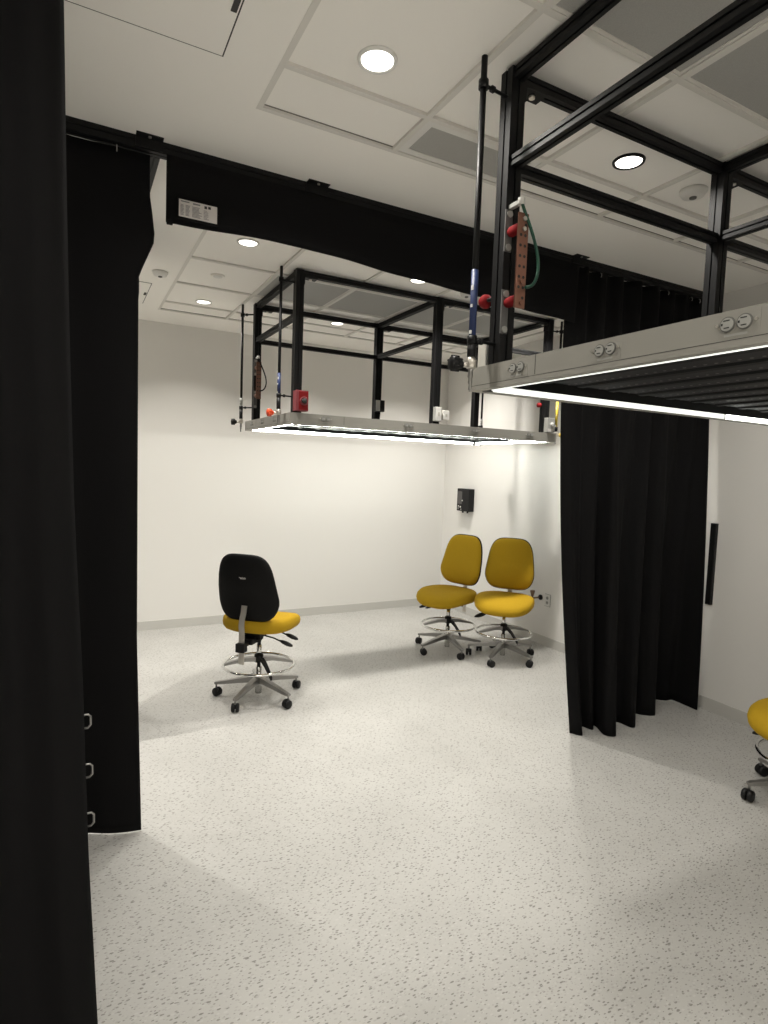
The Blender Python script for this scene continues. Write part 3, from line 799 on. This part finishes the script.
# ------------------------------------------------------------------ chairs
def superell(a, w, d, n):
    c, s = math.cos(a), math.sin(a)
    return (w*math.copysign(abs(c)**(2/n), c), d*math.copysign(abs(s)**(2/n), s))
def make_chair(label):
    """drafting chair facing +y"""
    o = thing('drafting_chair', label, 'chair', (0, 0, 0), 0)
    # base: star of five legs, casters, column
    for k in range(5):
        a = R(72*k); Rz = Matrix.Rotation(a, 4, 'Z')
        rings = []
        for (r, w, zt, zb) in ((.022, .026, .158, .112), (.06, .025, .156, .116), (.16, .021, .138, .106), (.26, .017, .116, .092), (.312, .016, .106, .088), (.330, .013, .102, .088)):
            rings.append([Vector((r, -w, zb)), Vector((r, -w*.9, zt)), Vector((r, w*.9, zt)), Vector((r, w, zb))])
        MB().rings(rings, M['satin'], False).xf(Rz).build('base_leg', o)
        sw_ = R(40+55*k)
        m = MB()
        m.cyl((0, 0, .092), (0, 0, .050), .007, M['satin'], 10)
        for s in (-1, 1):
            m.lathe([(.010, s*.003), (.029, s*.004), (.0315, s*.008), (.0315, s*.022), (.026, s*.027), (.004, s*.027)], M['black'], 22, o=(.010, 0, .0315), axis='y')
        m.box(-.010, .024, -.005, .005, .03, .058, M['black'], .002)
        m.xf(Rz @ Matrix.Translation((.318, 0, 0)) @ Matrix.Rotation(sw_, 4, 'Z')); m.build('caster', o)
    MB().lathe([(.030, .105), (.036, .112), (.036, .158), (.030, .166), (.026, .166)], M['satin'], 26).build('hub', o)
    MB().lathe([(.016, .030), (.024, .032), (.024, .235), (.020, .238)], M['chrome'], 24).build('column', o)
    MB().lathe([(.019, .34), (.020, .345), (.020, .40), (.0155, .402)], M['chrome'], 22).build('piston_sleeve', o)
    MB().lathe([(.014, .24), (.014, .515)], M['black'], 18).build('piston', o)
    # foot ring
    RR, RZ = .260, .255
    MB().tube([(RR*math.cos(2*PI*k/56), RR*math.sin(2*PI*k/56), RZ) for k in range(56)], .0105, M['chrome'], 12, closed=True).build('foot_ring', o)
    for a in (R(-12), R(166)):
        rr = [[Vector((r, -w, zb)), Vector((r, -w, zt)), Vector((r, w, zt)), Vector((r, w, zb))] for (r, w, zt, zb) in
              ((.024, .024, .312, .278), (.10, .022, .306, .280), (.20, .018, .282, .262), (RR-.006, .014, .264, .252))]
        MB().rings(rr, M['satin'], False).xf(Matrix.Rotation(a, 4, 'Z')).build('ring_spoke', o)
    m = MB().lathe([(.024, .268), (.034, .272), (.034, .326), (.026, .334), (.020, .334)], M['black'], 22)
    m.build('ring_clamp', o)
    rr = [[Vector((r, -w, z0-.012)), Vector((r, -w, z0+.012)), Vector((r, w, z0+.012)), Vector((r, w, z0-.012))] for (r, w, z0) in ((.03, .016, .30), (.08, .014, .262), (.13, .011, .205), (.15, .008, .175))]
    MB().rings(rr, M['black'], False).xf(Matrix.Rotation(R(-68), 4, 'Z')).build('clamp_lever', o)
    # mechanism
    m = MB().box(-.075, .075, -.14, .11, .492, .528, M['black'], .006).box(-.045, .045, -.20, -.06, .455, .50, M['black'], .008)
    m.lathe([(.022, .44), (.030, .45), (.034, .495)], M['black'], 18)
    m.cyl((-.075, -.13, .475), (.075, -.13, .475), .016, M['black'], 14)
    m.build('seat_mechanism', o)
    for (y, dz) in ((-.03, -.012), (.07, .012)):
        lv = MB().tube([(.05, y, .498+dz), (.12, y+.02, .480+dz), (.175, y+.035, .455+dz)], .006, M['black'], 8)
        rr = []
        for (t, wd, th) in ((0, .008, .008), (.018, .018, .014), (.045, .023, .017), (.07, .019, .014), (.088, .009, .007)):
            cx, cy, cz = .168+t, y+.033+t*.35, .459+dz-t*.42
            rr.append([Vector((cx+wd*math.cos(q)*-.3, cy+wd*math.cos(q), cz+th*math.sin(q))) for q in [2*PI*i/12 for i in range(12)]])
        lv.rings(rr, M['black'], True)
        lv.build('lever', o)
    # seat cushion
    b = MB(); N = 60; rings = []
    prof = [(.02, -.062), (.5, -.062), (.82, -.058), (.93, -.046), (.985, -.024), (1.0, .0), (.985, .020), (.94, .034), (.86, .043), (.70, .046), (.45, .044), (.22, .042), (.02, .042)]
    for (f, h) in prof:
        ring = []
        for k in range(N):
            a = 2*PI*k/N; x, y = superell(a, .272, .270, 2.8)
            x *= (1 - .10*max(0, -y/.25)**2)
            x *= f; y *= f
            yn = y/.270; xn = x/.272
            z = .588 + h
            z -= .052*max(0, yn-.15)**2/(.85**2) if yn > .15 else 0          # waterfall front
            z += .020*max(0, -yn-.2)**2                                      # raised rear
            if h > .01: z += .016*xn*xn*(1-max(0, yn)) - .004                 # dished top
            if f < .9 and h < 0: z -= 0
            ring.append(Vector((x, y+.034, z)))
        rings.append(ring)
    b.rings(rings, M['yellow'], True).build('seat', o)
    # bent steel bar
    bar = [(-.10, .470), (-.20, .470), (-.262, .462), (-.272, .43), (-.272, .40)]
    up = [(-.272, .335), (-.272, .56), (-.276, .61), (-.268, .66), (-.250, .70), (-.240, .75)]
    def strap(pts, w, t, m):
        rr = []
        for i, (y, z) in enumerate(pts):
            p = Vector((0, *pts[min(i+1, len(pts)-1)])) - Vector((0, *pts[max(i-1, 0)])); p.normalize()
            n = Vector((0, -p.z, p.y)); q = Vector((0, y, z))
            rr.append([q+n*t+Vector((-w, 0, 0)), q+n*t+Vector((w, 0, 0)), q-n*t+Vector((w, 0, 0)), q-n*t+Vector((-w, 0, 0))])
        return MB().rings(rr, m, False)
    up2 = [(v.y, v.z) for v in cat([(0, y, z) for y, z in up], 24)]
    strap(up2, .021, .004, M['steel']).build('back_bar', o)
    MB().box(-.034, .034, -.300, -.245, .425, .488, M['black'], .005).box(-.02, .02, -.25, -.14, .452, .480, M['black'], .004).build('bar_clamp', o)
    # backrest
    zc, hh = .875, .245
    def hw(z):  # half width along the height
        t = (z-(zc-hh))/(2*hh)
        return (.218 + .018*min(1, t/.28)) if t < .28 else .236 - .050*((t-.28)/.72)**1.25
    def by(z, x):  # curved, reclined surface
        t = (z-(zc-hh))/(2*hh)
        return -.214 - .075*(t-.28) + .030*math.sin(PI*min(1, t/.55))*.6 - .010*0 + .55*x*x
    def pad(prof, name, m):
        rings = []
        for (f, dy) in prof:
            ring = []
            for k in range(N):
                a = 2*PI*k/N; ux, uz = superell(a, 1, 1, 4.2)
                z0 = zc + uz*hh*f; x0 = ux*hw(zc+uz*hh)*f
                ring.append(Vector((x0, by(z0, x0)+dy, z0)))
            rings.append(ring)
        return MB().rings(rings, m, True).build(name, o)
    pad([(.02, .052), (.4, .051), (.70, .047), (.86, .040), (.95, .028), (.985, .012), (.985, .0), (.90, -.004), (.02, -.004)], 'backrest_cushion', M['yellow'])
    bs = pad([(.90, .004), (1.0, .006), (1.012, -.002), (1.005, -.012), (.96, -.020), (.86, -.024), (.5, -.026), (.02, -.026)], 'backrest_shell', M['shell'])
    # small pale maker's mark on the shell
    lm = MB(); z0 = .950
    yb = by(z0, 0)-.0275
    for i in range(5):
        u = -.020 + .0085*i
        lm.box(u, u+.0026, yb-.001, yb+.004, z0-.006, z0+.006, M['paper'])
        if i % 2 == 0: lm.box(u, u+.0065, yb-.001, yb+.004, z0-.001, z0+.0014, M['paper'])
        else: lm.box(u, u+.0065, yb-.001, yb+.004, z0+.0038, z0+.006, M['paper'])
    lm.box(-.03, -.023, yb-.001, yb+.004, z0+.003, z0+.0065, M['paper'])
    lm.build('printed_mark', bs)
    return o
def set_base_angle(root, deg):   # swivel: star base turned independently of the seat
    for ch in root.children:
        if ch.name.split('.')[0] in ('base_leg', 'caster', 'hub'):
            ch.rotation_euler = (0, 0, R(deg) - root.rotation_euler.z)
        if ch.name.split('.')[0] in ('ring_spoke', 'ring_clamp', 'clamp_lever', 'foot_ring'):
            ch.rotation_euler = (0, 0, -root.rotation_euler.z)
chair = make_chair('mustard drafting chair showing its black backrest, alone at the left')
spots = [((1.238, 4.238), 47, 8, 'mustard drafting chair showing its black backrest, alone at the left'),
         ((3.25, 4.68), -160, 45.5, 'left one of the two mustard drafting chairs together by the corner'),
         ((3.60, 4.262), -139, 67, 'mustard drafting chair facing the camera beside the wall outlet'),
         ((3.557, 1.605), 171, 147, 'mustard drafting chair cut off by the right photo edge')]
for i, ((x, y), face, leg, lb) in enumerate(spots):
    o = chair if i == 0 else copy_tree(chair)
    o['label'] = lb; o['group'] = 'mustard drafting chairs'
    o.location = (x, y, 0); o.rotation_euler = (0, 0, R(face-90))
    set_base_angle(o, leg)
    drop = (0, .035, .035, .125)[i]
    for ch in o.children:
        k = ch.name.split('.')[0]
        if k in ('seat', 'seat_mechanism', 'lever') or (i == 3 and k in ('back_bar', 'bar_clamp', 'backrest_cushion', 'backrest_shell', 'piston')):
            ch.location.z -= drop

# ------------------------------------------------------------------ camera
f, yaw, pitch, roll = 586.437, R(28.0761), R(-4.1943), R(2.0354)
fwd = Vector((math.sin(yaw)*math.cos(pitch), math.cos(yaw)*math.cos(pitch), math.sin(pitch)))
rt = Vector((math.cos(yaw), -math.sin(yaw), 0)); up = rt.cross(fwd)
r2 = math.cos(roll)*rt + math.sin(roll)*up; u2 = -math.sin(roll)*rt + math.cos(roll)*up
cd = bpy.data.cameras.new('camera'); cam = bpy.data.objects.new('camera', cd); C.objects.link(cam)
cd.sensor_fit = 'HORIZONTAL'; cd.sensor_width = 36.0; cd.lens = f/768*36.0; cd.clip_start = .02
m = Matrix((r2, u2, -fwd)).transposed().to_4x4(); m.translation = Vector((0, 0, H))
cam.matrix_world = m
sc = bpy.context.scene; sc.camera = cam

w = bpy.data.worlds.new('world'); sc.world = w; w.use_nodes = True
w.node_tree.nodes['Background'].inputs['Color'].default_value = (.02, .02, .02, 1)
sc.view_settings.view_transform = 'Standard'; sc.view_settings.look = 'None'
sc.view_settings.exposure = 0.10; sc.view_settings.gamma = 1.0; sc.view_settings.use_curve_mapping = False
